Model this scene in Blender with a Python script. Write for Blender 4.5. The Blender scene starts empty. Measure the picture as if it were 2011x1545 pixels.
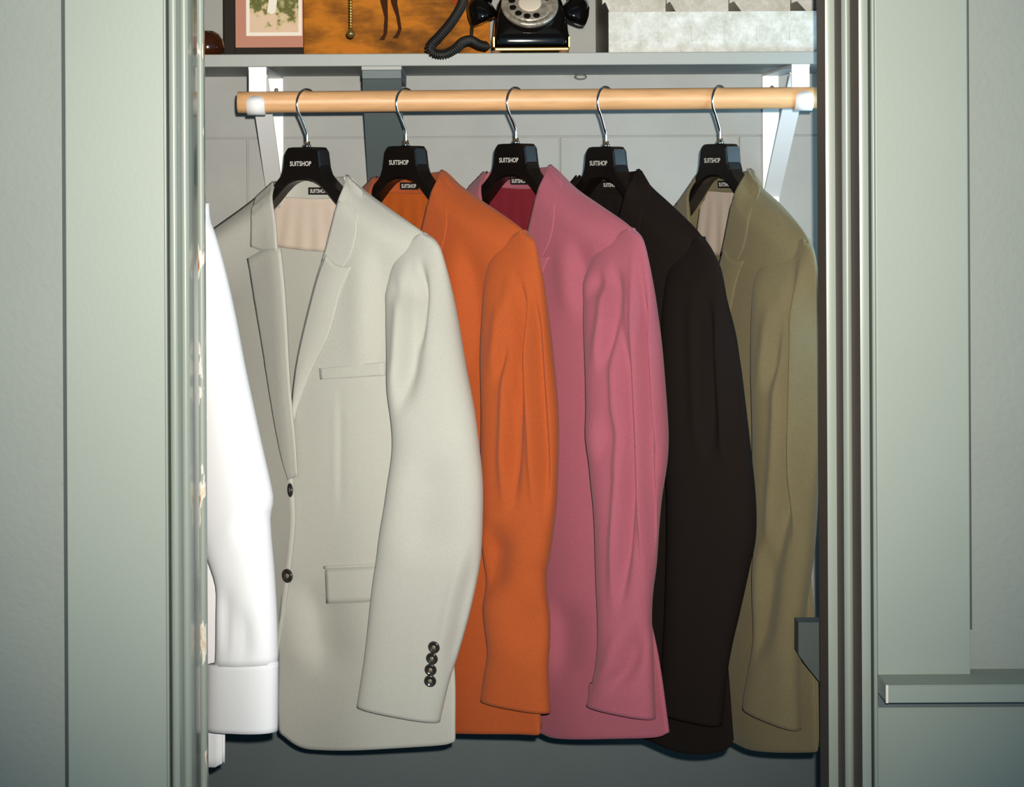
import bpy, bmesh, math, random
from mathutils import Vector, Matrix
random.seed(4)
sc = bpy.context.scene
col = sc.collection
PI = math.pi

# ------------------------------------------------------------------ camera, world, lights, exposure
F = 3890.0; PX0, PY0 = 899.0, 340.0; HC = 1.5; ROLL = math.radians(0.30)
cd = bpy.data.cameras.new('camera'); cam = bpy.data.objects.new('camera', cd); col.objects.link(cam)
cam.location = (0, 0, HC)
cam.rotation_euler = (Matrix.Rotation(ROLL, 4, 'Y') @ Matrix.Rotation(PI/2, 4, 'X')).to_euler()
cd.sensor_width = 36.0; cd.sensor_fit = 'HORIZONTAL'; cd.lens = F / 2011 * 36.0
cd.shift_x = (1005.5 - PX0) / 2011; cd.shift_y = -(772.5 - PY0) / 2011
cd.clip_start = 0.05
sc.camera = cam

w = bpy.data.worlds.new('room_daylight'); sc.world = w; w.use_nodes = True
bg = w.node_tree.nodes['Background']; bg.inputs[0].default_value = (0.27, 0.67, 1.0, 1); bg.inputs[1].default_value = 0.40

fl = bpy.data.lights.new('camera_flash', 'SPOT'); flo = bpy.data.objects.new('camera_flash', fl); col.objects.link(flo)
fl.energy = 390; fl.color = (1.0, 0.93, 0.82); fl.spot_size = math.radians(51); fl.spot_blend = 1.0; fl.shadow_soft_size = 0.012
flo.location = (0.034, 0.0, HC + 0.058)
_d = Vector(((910-PX0)/F, 1, -(410-PY0)/F)); flo.rotation_euler = _d.to_track_quat('-Z', 'Y').to_euler()

wl = bpy.data.lights.new('closet_window_daylight', 'AREA'); wlo = bpy.data.objects.new('closet_window_daylight', wl); col.objects.link(wlo)
wl.shape = 'RECTANGLE'; wl.size = 0.20; wl.size_y = 0.34; wl.energy = 2.3; wl.color = (0.50, 0.80, 1.0)
wlo.location = (0.715, 2.66, 1.50); wlo.rotation_euler = (PI/2, 0, PI/2)

sc.view_settings.view_transform = 'Standard'; sc.view_settings.look = 'None'
sc.view_settings.exposure = 0.0; sc.view_settings.gamma = 1.0; sc.view_settings.use_curve_mapping = False

# ------------------------------------------------------------------ pixel <-> place
CR, SR = math.cos(ROLL), math.sin(ROLL)
def unroll(px, py):
    dx, dy = px-PX0, py-PY0
    return (dx*CR - dy*SR)/F, (dx*SR + dy*CR)/F
def at(px, py, D):
    a, b = unroll(px, py)
    return Vector((a*D, D, HC - b*D))
def X(px, D): return (px-PX0)/F*D
def Z(py, D): return HC - (py-PY0)/F*D
def proj(p):
    a, b = p[0]/p[1]*F, (HC-p[2])/p[1]*F
    return a*CR + b*SR + PX0, -a*SR + b*CR + PY0

# ------------------------------------------------------------------ materials
def lin(c):
    return tuple(((v/255)/12.92 if v/255 <= 0.04045 else ((v/255+0.055)/1.055)**2.4) for v in c)
def mat(name, rgb, rough=0.6, metal=0.0, bump=0.0, bscale=200.0, var=0.0, vscale=8.0, var_rgb=None, sheen=0.0, spec=0.5, stretch=None, coat=0.0, grain=0.0, gscale=650):
    m = bpy.data.materials.new(name); m.use_nodes = True
    nt = m.node_tree; b = nt.nodes['Principled BSDF']
    c = lin(rgb)
    b.inputs['Base Color'].default_value = (*c, 1); b.inputs['Roughness'].default_value = rough
    b.inputs['Metallic'].default_value = metal; b.inputs['Specular IOR Level'].default_value = spec
    if sheen: b.inputs['Sheen Weight'].default_value = sheen; b.inputs['Sheen Roughness'].default_value = 0.5
    if coat: b.inputs['Coat Weight'].default_value = coat
    tc = nt.nodes.new('ShaderNodeTexCoord'); src = tc.outputs['Object']
    if stretch:
        mp = nt.nodes.new('ShaderNodeMapping'); mp.inputs['Scale'].default_value = stretch
        nt.links.new(src, mp.inputs['Vector']); src = mp.outputs['Vector']
    if var > 0:
        n = nt.nodes.new('ShaderNodeTexNoise'); n.inputs['Scale'].default_value = vscale; n.inputs['Detail'].default_value = 6
        n.inputs['Roughness'].default_value = 0.65
        nt.links.new(src, n.inputs['Vector'])
        r = nt.nodes.new('ShaderNodeValToRGB'); r.color_ramp.elements[0].position = 0.5-0.22; r.color_ramp.elements[1].position = 0.5+0.22
        c2 = lin(var_rgb) if var_rgb else tuple(v*(1-var) for v in c)
        r.color_ramp.elements[0].color = (*c2, 1); r.color_ramp.elements[1].color = (*(c if var_rgb else tuple(v*(1+var*0.6) for v in c)), 1)
        nt.links.new(n.outputs['Fac'], r.inputs['Fac']); nt.links.new(r.outputs['Color'], b.inputs['Base Color'])
    if grain > 0:
        n3 = nt.nodes.new('ShaderNodeTexNoise'); n3.inputs['Scale'].default_value = gscale; n3.inputs['Detail'].default_value = 2
        nt.links.new(tc.outputs['Object'], n3.inputs['Vector'])
        mr = nt.nodes.new('ShaderNodeMapRange'); mr.inputs['From Min'].default_value = 0.3; mr.inputs['From Max'].default_value = 0.7
        mr.inputs['To Min'].default_value = 1-grain; mr.inputs['To Max'].default_value = 1+grain
        nt.links.new(n3.outputs['Fac'], mr.inputs['Value'])
        mx = nt.nodes.new('ShaderNodeVectorMath'); mx.operation = 'SCALE'
        prev = b.inputs['Base Color'].links[0].from_socket if b.inputs['Base Color'].links else None
        if prev: nt.links.new(prev, mx.inputs[0])
        else: mx.inputs[0].default_value = c
        nt.links.new(mr.outputs['Result'], mx.inputs['Scale']); nt.links.new(mx.outputs['Vector'], b.inputs['Base Color'])
    if bump > 0:
        n2 = nt.nodes.new('ShaderNodeTexNoise'); n2.inputs['Scale'].default_value = bscale; n2.inputs['Detail'].default_value = 4
        nt.links.new(src, n2.inputs['Vector'])
        bp = nt.nodes.new('ShaderNodeBump'); bp.inputs['Strength'].default_value = bump; bp.inputs['Distance'].default_value = 0.002
        nt.links.new(n2.outputs['Fac'], bp.inputs['Height']); nt.links.new(bp.outputs['Normal'], b.inputs['Normal'])
    return m
def ramp(nt, src, stops):
    r = nt.nodes.new('ShaderNodeValToRGB'); el = r.color_ramp.elements
    while len(el) < len(stops): el.new(0.5)
    for e, (p, c) in zip(el, stops): e.position = p; e.color = (*lin(c), 1)
    nt.links.new(src, r.inputs['Fac']); return r

PAINT = (148, 158, 149)
M = {}
M['paint'] = mat('sage_grey_gloss_paint', PAINT, 0.45, bump=0.05, bscale=160, var=0.03, vscale=3)
M['gloss'] = mat('sage_grey_moulding_paint', PAINT, 0.32, var=0.03, vscale=3, coat=0.3)
M['plaster'] = mat('sage_grey_plaster', (146, 153, 147), 0.75, bump=0.6, bscale=110, var=0.05, vscale=4)
M['closet'] = mat('closet_wall_paint', (156, 158, 156), 0.7, bump=0.15, bscale=60, var=0.09, vscale=9)
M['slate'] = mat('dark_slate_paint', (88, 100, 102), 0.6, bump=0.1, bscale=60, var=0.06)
M['umber'] = mat('umber_rebate_shade', (98, 86, 78), 0.6, var=0.08)  # brown that paints in the shade of the right jamb reveals
M['pane'] = mat('frosted_window_pane', (205, 220, 232), 0.3)
M['slate_deep'] = mat('deep_slate_paint', (66, 74, 74), 0.65, var=0.06)
M['shelf'] = mat('shelf_paint', (140, 145, 142), 0.5, bump=0.05, bscale=80, var=0.03)
M['floor'] = mat('wood_floor', (96, 70, 48), 0.5, var=0.3, vscale=6, stretch=(1, 12, 1))
M['white'] = mat('white_enamel', (238, 240, 242), 0.35)
M['black_plastic'] = mat('black_hanger_plastic', (17, 13, 11), 0.36, bump=0.05, bscale=300, spec=0.35)
M['chrome'] = mat('chrome_wire', (225, 225, 222), 0.12, metal=1.0)
M['ink_white'] = mat('white_print', (230, 228, 222), 0.6)
M['tag_black'] = mat('black_woven_tag', (22, 20, 20), 0.8, spec=0.2)
M['beech'] = mat('beech_wood', (216, 168, 120), 0.45, bump=0.05, bscale=40, var=0.18, vscale=14, stretch=(1.2, 10, 10))
M['shirt'] = mat('white_cotton', (246, 248, 253), 0.85, bump=0.1, bscale=700)
M['gray'] = mat('pale_grey_green_wool', (184, 184, 176), 0.85, bump=0.22, bscale=900, var=0.03, vscale=5, sheen=0.12, grain=0.05)
M['gray_lining'] = mat('beige_lining', (206, 190, 176), 0.55, bump=0.1, bscale=90, grain=0.04)
M['orange'] = mat('burnt_orange_wool', (170, 76, 23), 0.88, bump=0.25, bscale=900, var=0.04, vscale=5, sheen=0.08, grain=0.10)
M['orange_lining'] = mat('orange_lining', (180, 86, 28), 0.6, bump=0.1, bscale=90, grain=0.08)
M['pink'] = mat('rose_pink_wool', (160, 84, 100), 0.88, bump=0.25, bscale=900, var=0.04, vscale=5, sheen=0.12, grain=0.08)
M['pink_lining'] = mat('wine_red_lining', (124, 36, 48), 0.5, bump=0.25, bscale=60, stretch=(1, 1, 0.15))
M['black'] = mat('black_wool', (27, 21, 19), 0.95, bump=0.2, bscale=900, spec=0.1)
M['black_lining'] = mat('black_lining', (26, 21, 19), 0.7, spec=0.2)
M['olive'] = mat('olive_khaki_wool', (108, 99, 71), 0.88, bump=0.3, bscale=800, var=0.08, vscale=9, sheen=0.12, grain=0.10)
M['olive_lining'] = mat('taupe_lining', (190, 176, 164), 0.5, bump=0.4, bscale=45, stretch=(1, 1, 0.2))
M['button'] = mat('dark_horn_button', (44, 42, 38), 0.18, spec=0.8)
M['button_pale'] = mat('button_centre', (128, 116, 100), 0.2, spec=0.8)
M['phone_black'] = mat('black_bakelite', (11, 8, 7), 0.10, spec=0.5, coat=0.4)
M['brass'] = mat('polished_brass', (200, 164, 92), 0.2, metal=0.85)
M['cord'] = mat('black_rubber_cord', (20, 18, 16), 0.55)
M['dial_metal'] = mat('nickel_dial', (190, 180, 164), 0.3, metal=0.55, bump=0.35, bscale=220, var=0.5, vscale=160)
M['dial_card'] = mat('cream_dial_card', (206, 194, 176), 0.6)
M['cork'] = mat('brown_rubber_foot', (120, 88, 66), 0.7)
M['ebony'] = mat('dark_frame_wood', (34, 27, 20), 0.7, spec=0.2)
M['mat_rose'] = mat('dusty_rose_mat_board', (186, 132, 114), 0.9, var=0.04, spec=0.2)
M['mat_white'] = mat('white_bevel', (232, 226, 214), 0.85, spec=0.2)
M['brownwood'] = mat('dark_brown_polished_wood', (52, 24, 11), 0.15, var=0.3, vscale=20)
M['galv'] = mat('galvanised_sheet', (212, 213, 210), 0.65, metal=0.0, spec=0.2, bump=0.05, bscale=60, var=0.2, vscale=52, var_rgb=(170, 169, 158), grain=0.06, gscale=260)
M['galv_dark'] = mat('dark_tan_sheet', (110, 104, 84), 0.5, metal=0.3, var=0.35, vscale=26)  # darker tan sheet for the bin sides and dividers
M['iron'] = mat('old_iron', (98, 96, 86), 0.5, metal=0.6)
M['horse_leg'] = mat('horse_leg_paint', (58, 30, 14), 0.8, spec=0.1)
M['horse_red'] = mat('red_brown_paint', (140, 60, 30), 0.8, spec=0.1)
def chipped():
    m = bpy.data.materials.new('chipped_gloss_paint'); m.use_nodes = True; nt = m.node_tree; b = nt.nodes['Principled BSDF']
    b.inputs['Roughness'].default_value = 0.42
    tc = nt.nodes.new('ShaderNodeTexCoord'); mp = nt.nodes.new('ShaderNodeMapping'); mp.inputs['Scale'].default_value = (60, 60, 16)
    nt.links.new(tc.outputs['Object'], mp.inputs['Vector'])
    n = nt.nodes.new('ShaderNodeTexNoise'); n.inputs['Scale'].default_value = 1.0; n.inputs['Detail'].default_value = 5
    nt.links.new(mp.outputs['Vector'], n.inputs['Vector'])
    P = tuple(PAINT)
    r = ramp(nt, n.outputs['Fac'], [(0.0, P), (0.555, P), (0.575, (232, 228, 218)), (0.62, (222, 205, 180)), (0.66, (170, 108, 58))])
    nt.links.new(r.outputs['Color'], b.inputs['Base Color'])
    return m
M['chipped'] = chipped()
def painting_mat():
    m = bpy.data.materials.new('oil_painting_ground'); m.use_nodes = True; nt = m.node_tree; b = nt.nodes['Principled BSDF']
    b.inputs['Roughness'].default_value = 0.8; b.inputs['Specular IOR Level'].default_value = 0.12
    tc = nt.nodes.new('ShaderNodeTexCoord'); mp = nt.nodes.new('ShaderNodeMapping'); mp.inputs['Scale'].default_value = (9, 9, 22)
    nt.links.new(tc.outputs['Object'], mp.inputs['Vector'])
    n = nt.nodes.new('ShaderNodeTexNoise'); n.inputs['Scale'].default_value = 1.0; n.inputs['Detail'].default_value = 7; n.inputs['Roughness'].default_value = 0.6
    nt.links.new(mp.outputs['Vector'], n.inputs['Vector'])
    r = ramp(nt, n.outputs['Fac'], [(0.30, (76, 50, 20)), (0.43, (132, 80, 28)), (0.55, (180, 110, 32)), (0.70, (188, 104, 46))])
    nt.links.new(r.outputs['Color'], b.inputs['Base Color'])
    return m
M['painting'] = painting_mat()
def print_mat():
    m = bpy.data.materials.new('landscape_print'); m.use_nodes = True; nt = m.node_tree; b = nt.nodes['Principled BSDF']
    b.inputs['Roughness'].default_value = 0.8; b.inputs['Specular IOR Level'].default_value = 0.12
    tc = nt.nodes.new('ShaderNodeTexCoord')
    n = nt.nodes.new('ShaderNodeTexNoise'); n.inputs['Scale'].default_value = 75; n.inputs['Detail'].default_value = 5
    nt.links.new(tc.outputs['Object'], n.inputs['Vector'])
    sp = nt.nodes.new('ShaderNodeSeparateXYZ'); nt.links.new(tc.outputs['Object'], sp.inputs['Vector'])
    z1 = nt.nodes.new('ShaderNodeMapRange'); z1.inputs['From Min'].default_value = 0.012; z1.inputs['From Max'].default_value = 0.05
    z1.inputs['To Min'].default_value = -0.16; z1.inputs['To Max'].default_value = 0.16
    nt.links.new(sp.outputs['Z'], z1.inputs['Value'])
    ad = nt.nodes.new('ShaderNodeMath'); ad.operation = 'ADD'; nt.links.new(n.outputs['Fac'], ad.inputs[0]); nt.links.new(z1.outputs['Result'], ad.inputs[1])
    r = ramp(nt, ad.outputs['Value'], [(0.40, (216, 190, 164)), (0.50, (196, 180, 138)), (0.56, (120, 116, 74)), (0.66, (92, 98, 52)), (0.78, (176, 164, 118))])
    nt.links.new(r.outputs['Color'], b.inputs['Base Color'])
    return m
M['print'] = print_mat()

# ------------------------------------------------------------------ mesh helpers
def link(name, me, m=None, parent=None, smooth=False):
    o = bpy.data.objects.new(name, me); col.objects.link(o)
    if m is not None: me.materials.append(M[m] if isinstance(m, str) else m)
    if smooth:
        for p in me.polygons: p.use_smooth = True
    if parent is not None:
        o.parent = parent; o.matrix_parent_inverse = Matrix.Identity(4)
        if parent.type == 'EMPTY': o.location = -parent.location
    return o
def pyd(name, vs, fs, m=None, parent=None, smooth=False):
    me = bpy.data.meshes.new(name); me.from_pydata([tuple(v) for v in vs], [], fs); me.validate(); me.update()
    bm = bmesh.new(); bm.from_mesh(me); bmesh.ops.recalc_face_normals(bm, faces=bm.faces); bm.to_mesh(me); bm.free()
    return link(name, me, m, parent, smooth)
def bmo(name, bm, m=None, parent=None, smooth=False):
    bmesh.ops.recalc_face_normals(bm, faces=bm.faces)
    me = bpy.data.meshes.new(name); bm.to_mesh(me); bm.free()
    return link(name, me, m, parent, smooth)
def add_box(bm, a, b):
    x0, x1 = sorted((a[0], b[0])); y0, y1 = sorted((a[1], b[1])); z0, z1 = sorted((a[2], b[2]))
    vs = [bm.verts.new(p) for p in ((x0,y0,z0),(x1,y0,z0),(x1,y1,z0),(x0,y1,z0),(x0,y0,z1),(x1,y0,z1),(x1,y1,z1),(x0,y1,z1))]
    for f in ((0,3,2,1),(4,5,6,7),(0,1,5,4),(1,2,6,5),(2,3,7,6),(3,0,4,7)): bm.faces.new([vs[i] for i in f])
    return vs
def box(name, a, b, m, parent=None, bev=0.0, seg=2):
    bm = bmesh.new(); add_box(bm, a, b)
    if bev: bmesh.ops.bevel(bm, geom=bm.edges[:], offset=bev, segments=seg, affect='EDGES', profile=0.6)
    return bmo(name, bm, m, parent)
def prism(name, poly, d, axis, m, parent=None, bev=0.0):
    """poly: list of 3D points (planar); extruded by vector d"""
    bm = bmesh.new(); a = [bm.verts.new(p) for p in poly]; b = [bm.verts.new(Vector(p)+Vector(d)) for p in poly]; n = len(a)
    bm.faces.new(a); bm.faces.new(b[::-1])
    for i in range(n): bm.faces.new((a[i], a[(i+1) % n], b[(i+1) % n], b[i]))
    if bev: bmesh.ops.bevel(bm, geom=bm.edges[:], offset=bev, segments=2, affect='EDGES')
    return bmo(name, bm, m, parent)
def tube_geo(path, r, seg=10, cap=True):
    """returns verts, faces of a tube along path; r number or list"""
    n = len(path); path = [Vector(p) for p in path]; vs, fs = [], []
    t0 = (path[1]-path[0]).normalized(); nrm = t0.orthogonal().normalized()
    for i, p in enumerate(path):
        t = (path[min(i+1, n-1)]-path[max(i-1, 0)]).normalized()
        nrm = (nrm - t*nrm.dot(t)).normalized(); bn = t.cross(nrm)
        rr = r[i] if isinstance(r, (list, tuple)) else r
        for k in range(seg):
            a = 2*PI*k/seg; vs.append(p + nrm*math.cos(a)*rr + bn*math.sin(a)*rr)
    for i in range(n-1):
        for k in range(seg):
            fs.append((i*seg+k, i*seg+(k+1) % seg, (i+1)*seg+(k+1) % seg, (i+1)*seg+k))
    if cap: fs.append(tuple(range(seg))[::-1]); fs.append(tuple(range((n-1)*seg, n*seg)))
    return vs, fs
def tube(name, path, r, m, parent=None, seg=10):
    vs, fs = tube_geo(path, r, seg); return pyd(name, vs, fs, m, parent, True)
def lathe(name, prof, c, axis, m, parent=None, seg=28):
    """prof: (radius, height) list along axis from c"""
    axis = Vector(axis).normalized(); e1 = axis.orthogonal().normalized(); e2 = axis.cross(e1); c = Vector(c); vs, fs = [], []
    n = len(prof)
    for r, h in prof:
        for k in range(seg):
            a = 2*PI*k/seg; vs.append(c + axis*h + (e1*math.cos(a)+e2*math.sin(a))*max(r, 1e-5))
    for i in range(n-1):
        for k in range(seg): fs.append((i*seg+k, i*seg+(k+1) % seg, (i+1)*seg+(k+1) % seg, (i+1)*seg+k))
    fs.append(tuple(range(seg))[::-1]); fs.append(tuple(range((n-1)*seg, n*seg)))
    return pyd(name, vs, fs, m, parent, True)
def cat(pts, n):
    """Catmull-Rom through pts, n samples evenly by arc length"""
    P = [Vector(p) for p in pts]
    if len(P) == 2: return [P[0].lerp(P[1], i/(n-1)) for i in range(n)]
    Q = [P[0]*2-P[1]] + P + [P[-1]*2-P[-2]]; D = []
    for i in range(1, len(Q)-2):
        a, b, c, d = Q[i-1:i+3]
        for k in range(12):
            t = k/12
            D.append(0.5*((2*b)+(c-a)*t+(2*a-5*b+4*c-d)*t*t+(3*b-3*c+d-a)*t**3))
    D.append(P[-1])
    L = [0]
    for i in range(1, len(D)): L.append(L[-1]+(D[i]-D[i-1]).length)
    out = []; j = 0
    for i in range(n):
        s = L[-1]*i/(n-1)
        while j < len(L)-2 and L[j+1] < s: j += 1
        q = (s-L[j])/max(1e-9, L[j+1]-L[j]); out.append(D[j].lerp(D[j+1], min(1, max(0, q))))
    return out
def tag(o, label=None, cat_=None, group=None, kind=None):
    if label: o['label'] = label
    if cat_: o['category'] = cat_
    if group: o['group'] = group
    if kind: o['kind'] = kind
    return o
def thing(name, label, cat_, loc=(0, 0, 0), group=None):
    o = bpy.data.objects.new(name, None); o.empty_display_size = 0.05; col.objects.link(o); o.location = loc
    return tag(o, label, cat_, group)
def struct(o, label): return tag(o, label, None, None, 'structure')
def text_obj(name, s, width, height, place, m, parent, depth=0.0004):
    """flat lettering; place(u, v, w) -> world point"""
    c = bpy.data.curves.new('t', 'FONT'); c.body = s; c.align_x = 'CENTER'; c.align_y = 'CENTER'; c.resolution_u = 3
    c.offset = 0.012
    o = bpy.data.objects.new('t', c); col.objects.link(o)
    dg = bpy.context.evaluated_depsgraph_get(); me = bpy.data.meshes.new_from_object(o.evaluated_get(dg))
    bpy.data.objects.remove(o); bpy.data.curves.remove(c)
    xs = [v.co.x for v in me.vertices]; ys = [v.co.y for v in me.vertices]
    cx, cy = (min(xs)+max(xs))/2, (min(ys)+max(ys))/2; kx, ky = width/(max(xs)-min(xs)), height/(max(ys)-min(ys))
    for v in me.vertices: v.co = place((v.co.x-cx)*kx, (v.co.y-cy)*ky, depth)
    return link(name, me, m, parent)

# ================================================================== SETTING
DB = 2.35                       # front face of the casing boards
DP = DB + 0.024                 # plaster panels
DW = 3.12                       # closet back wall
ZT, ZO = 2.60, 2.12             # wall top, opening top
XL, XR = -0.86, 0.74            # closet side walls
DJ = 2.506                      # rear of the stepped jamb
# plaster panels left and right of the doorway
xlb0, xlb1 = X(128, DB), X(322, DB); xrb0, xrb1 = X(1719, DB), X(1901, DB)
struct(box('wall_front_left', (-1.75, DP, 0), (xlb0-0.0080, DJ+0.03, ZT), 'plaster'), 'rough plaster panel left of the closet doorway')
struct(box('trim_18', (xlb0-0.0085, DP-0.0006, 0), (xlb0, DJ, ZT-0.3), 'slate_deep'), 'dark joint between left plaster panel and casing board')
struct(box('trim_19', (xrb1, DP-0.0006, 0.95), (xrb1+0.0080, DJ, ZT-0.3), 'slate_deep'), 'dark joint between right plaster panel and casing board')
ZR = Z(1350, DB-0.05)           # chair rail top
struct(box('wall_front_right', (xrb1+0.0012, DP, ZR-0.004), (1.75, DJ+0.03, ZT), 'plaster'), 'rough plaster panel right of the doorway above the chair rail')
struct(box('wall_front_right_lower', (X(1721, DB), DB+0.012, 0), (1.75, DJ+0.03, ZR-0.0425), 'paint'), 'smooth painted wainscot below the chair rail on the right')
struct(box('trim_17', (X(1721, DB), DB+0.014, ZR-0.044), (1.75, DJ, ZR-0.019), 'slate'), 'slate strip painted as the shade under the chair rail')  # dark colour puts the under-rail shadow into a flush strip
struct(box('wall_front_top', (-1.75, DP, ZO+0.16), (1.75, DJ+0.03, ZT), 'plaster'), 'plaster panel above the closet doorway')
struct(box('trim_1', (xlb0, DB, 0), (xlb1, DJ, ZO+0.12), 'paint', bev=0.0015), 'wide flat painted casing board left of the doorway')
struct(box('trim_2', (xrb0, DB, ZR-0.004), (xrb1, DJ, ZO+0.12), 'paint', bev=0.0015), 'wide flat painted casing board right of the doorway')
struct(box('trim_3', (xlb0, DB-0.004, ZO+0.12), (xrb1, DJ, ZO+0.26), 'paint', bev=0.002), 'painted head casing above the doorway')
# stepped jamb mouldings: (front depth, outer px, inner px); inner px measured at that depth
def step(name, x0, x1, d0, m, label, z0=0.0, bev=0.0, bulge=0.0, dj=DJ):
    """upright moulding strip with a gently rounded face"""
    pr = [(x0, dj, z0), (x0, d0+bulge, z0)] + [(x0+(x1-x0)*q, d0+bulge*(2*q-1)**2, z0) for q in [k/10 for k in range(1, 10)]] + [(x1, d0+bulge, z0), (x1, dj, z0)] if bulge else [(x0, dj, z0), (x0, d0, z0), (x1, d0, z0), (x1, dj, z0)]
    o = prism(name, pr, (0, 0, ZO-z0), 0, m)
    if x0 > 0.3 and d0 >= DB:        # shade and brown bounce light painted onto the right jamb's left-facing faces
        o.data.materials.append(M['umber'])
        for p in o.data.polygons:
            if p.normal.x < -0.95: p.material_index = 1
    return struct(o, label)
# left side
step('trim_4', X(321.5, DB-0.005), X(327, DB-0.005), DB-0.005, 'gloss', 'thin raised bead beside the left casing board', bulge=0.0012)
step('trim_5', X(326, DB), X(336, DB), DB+0.022, 'paint', 'shallow groove strip in the left jamb moulding', bev=0)
step('trim_6', X(334, DB), X(347, DB), DB, 'gloss', 'outer step of the left jamb moulding', bulge=0.0015)
step('trim_7', X(345, DB), X(370, DB+0.040), DB+0.040, 'gloss', 'middle step of the left jamb moulding', bulge=0.0028)
step('trim_8', X(367, DB), X(400, DB+0.095), DB+0.095, 'chipped', 'inner step of the left jamb with chipped paint along its edge', bulge=0.002, dj=2.462)
# right side
step('trim_9', X(1712, DB-0.005), X(1719.5, DB-0.005), DB-0.005, 'gloss', 'thin raised bead beside the right casing board', bulge=0.0018)
step('trim_10', X(1704, DB), X(1713, DB), DB+0.022, 'slate_deep', 'shallow groove strip in the right jamb moulding', bev=0)  # slate colour paints in the shade of this groove
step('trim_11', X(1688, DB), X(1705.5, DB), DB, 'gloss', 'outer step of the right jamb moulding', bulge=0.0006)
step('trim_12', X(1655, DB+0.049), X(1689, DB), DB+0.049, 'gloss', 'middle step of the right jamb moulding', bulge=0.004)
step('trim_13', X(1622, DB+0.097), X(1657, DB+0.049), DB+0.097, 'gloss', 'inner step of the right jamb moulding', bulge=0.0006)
struct(box('trim_14', (X(326, DB), DB+0.03, ZO), (X(1713, DB), DJ, ZO+0.12), 'paint'), 'painted head jamb of the doorway')
# chair rail
xr0 = X(1735, DB-0.05)
rl = prism('trim_15', [(xr0, DB-0.050, ZR), (xr0, DB-0.050, ZR-0.0205), (xr0, DB+0.03, ZR-0.0215), (xr0, DB+0.03, ZR)], (1.3, 0, 0), 0, 'paint', bev=0.0010)
struct(rl, 'painted chair rail with a projecting ledge on the right wall')
struct(box('trim_16', (X(1735, DB-0.05)-0.0004, DB-0.0507, ZR-0.0204), (X(1735, DB-0.05)+0.0022, DB-0.048, ZR+0.0004), 'mat_white'), 'bare chipped corner at the end of the chair rail')
# closet shell
wb = struct(box('wall_back', (XL, DW+0.006, 0), (XR, DW+0.06, ZT), 'closet'), 'grey boarded back wall of the closet')
zs = Z(268, DW); zd = Z(1330, DW)
box('board', (XL, DW, zs), (XR, DW+0.007, ZT), 'closet', wb, bev=0.0012)
bx = [XL, X(486, DW), X(752, DW), X(1100, DW), X(1452, DW), XR]
for i in range(5):
    o = box('board', (bx[i]+0.0012, DW+(0.0015 if i != 3 else 0.0), zd), (bx[i+1]-0.0012, DW+0.0065, zs-0.002), 'closet', wb, bev=0.0012)
box('dado_board', (XL, DW-0.004, 0.12), (XR, DW+0.0065, zd-0.001), 'slate', wb, bev=0.001)
struct(box('wall_left', (XL-0.05, DJ, 0), (XL, DW+0.06, ZT), 'closet'), 'left side wall inside the closet')
struct(box('wall_right', (XR, DJ, 0), (XR+0.05, DW+0.06, ZT), 'closet'), 'right side wall inside the closet')
w1 = struct(box('window_1', (XR-0.012, 2.555, 1.32), (XR+0.001, 2.765, 1.68), 'white'), 'narrow white framed window in the right closet wall')
for zz in (1.332, 1.506): box('window_pane', (XR-0.014, 2.567, zz), (XR-0.0115, 2.753, zz+0.162), 'pane', w1)
struct(box('ceiling_room', (-2.6, -1.2, ZT), (2.6, DJ+0.03, ZT+0.05), 'plaster'), 'plain ceiling of the room in front of the closet')
struct(box('ceiling', (XL-0.05, DB+0.03, ZT-0.2), (XR+0.05, DW+0.06, ZT-0.15), 'closet'), 'closet ceiling')
struct(box('floor', (-3, -1.5, -0.05), (3, DW+0.06, 0), 'floor'), 'wooden floor of room and closet')
struct(box('baseboard_back', (XL, DW-0.018, 0), (XR, DW-0.0045, 0.115), 'slate', bev=0.003), 'dark baseboard along the closet back wall')

# ================================================================== SHELF, BRACKETS, ROD
DS = 2.83; ZS0, ZS1 = Z(127.5, DS)-0.001, Z(103, DS)-0.001
sh = tag(box('closet_shelf', (XL, DS, ZS0), (XR, DW, ZS1), 'shelf', bev=0.0012), 'long grey painted shelf above the clothes rod', 'shelf')
DR = 2.828; RR = 0.0153
rodA, rodB = at(467, 201, DR), at(1617, 191.5, DR)
rod = thing('clothes_rod', 'round pale beech clothes rod carrying the hangers', 'rod', rodA)
tube('rod_shaft', [rodA + (rodB-rodA)*t for t in [0, 0.001]+[i/30 for i in range(1, 30)]+[0.999, 1]], [RR-0.001]+[RR]*31+[RR-0.001], 'beech', rod, 36)
def rodz(x): return rodA.z + (rodB.z-rodA.z)*(x-rodA.x)/(rodB.x-rodA.x)
def strip_solid(name, path, w, t, m, parent, x):
    """flat bar of width w (along X) and thickness t following path of (y, z)"""
    n = len(path); vs, fs = [], []
    for i, (y, z) in enumerate(path):
        a = Vector(path[max(i-1, 0)]); b = Vector(path[min(i+1, n-1)]); d = (b-a).normalized(); nn = Vector((-d.y, d.x))*t/2
        for sx in (-1, 1):
            for q in (-1, 1): vs.append((x+sx*w/2, y+q*nn.x, z+q*nn.y))
    for i in range(n-1):
        A, B = i*4, i*4+4
        for k, l in ((0, 1), (1, 3), (3, 2), (2, 0)): fs.append((A+k, A+l, B+l, B+k))
    fs.append((0, 1, 3, 2)); fs.append(tuple(4*(n-1)+k for k in (0, 2, 3, 1)))
    return pyd(name, vs, fs, m, parent)
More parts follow.
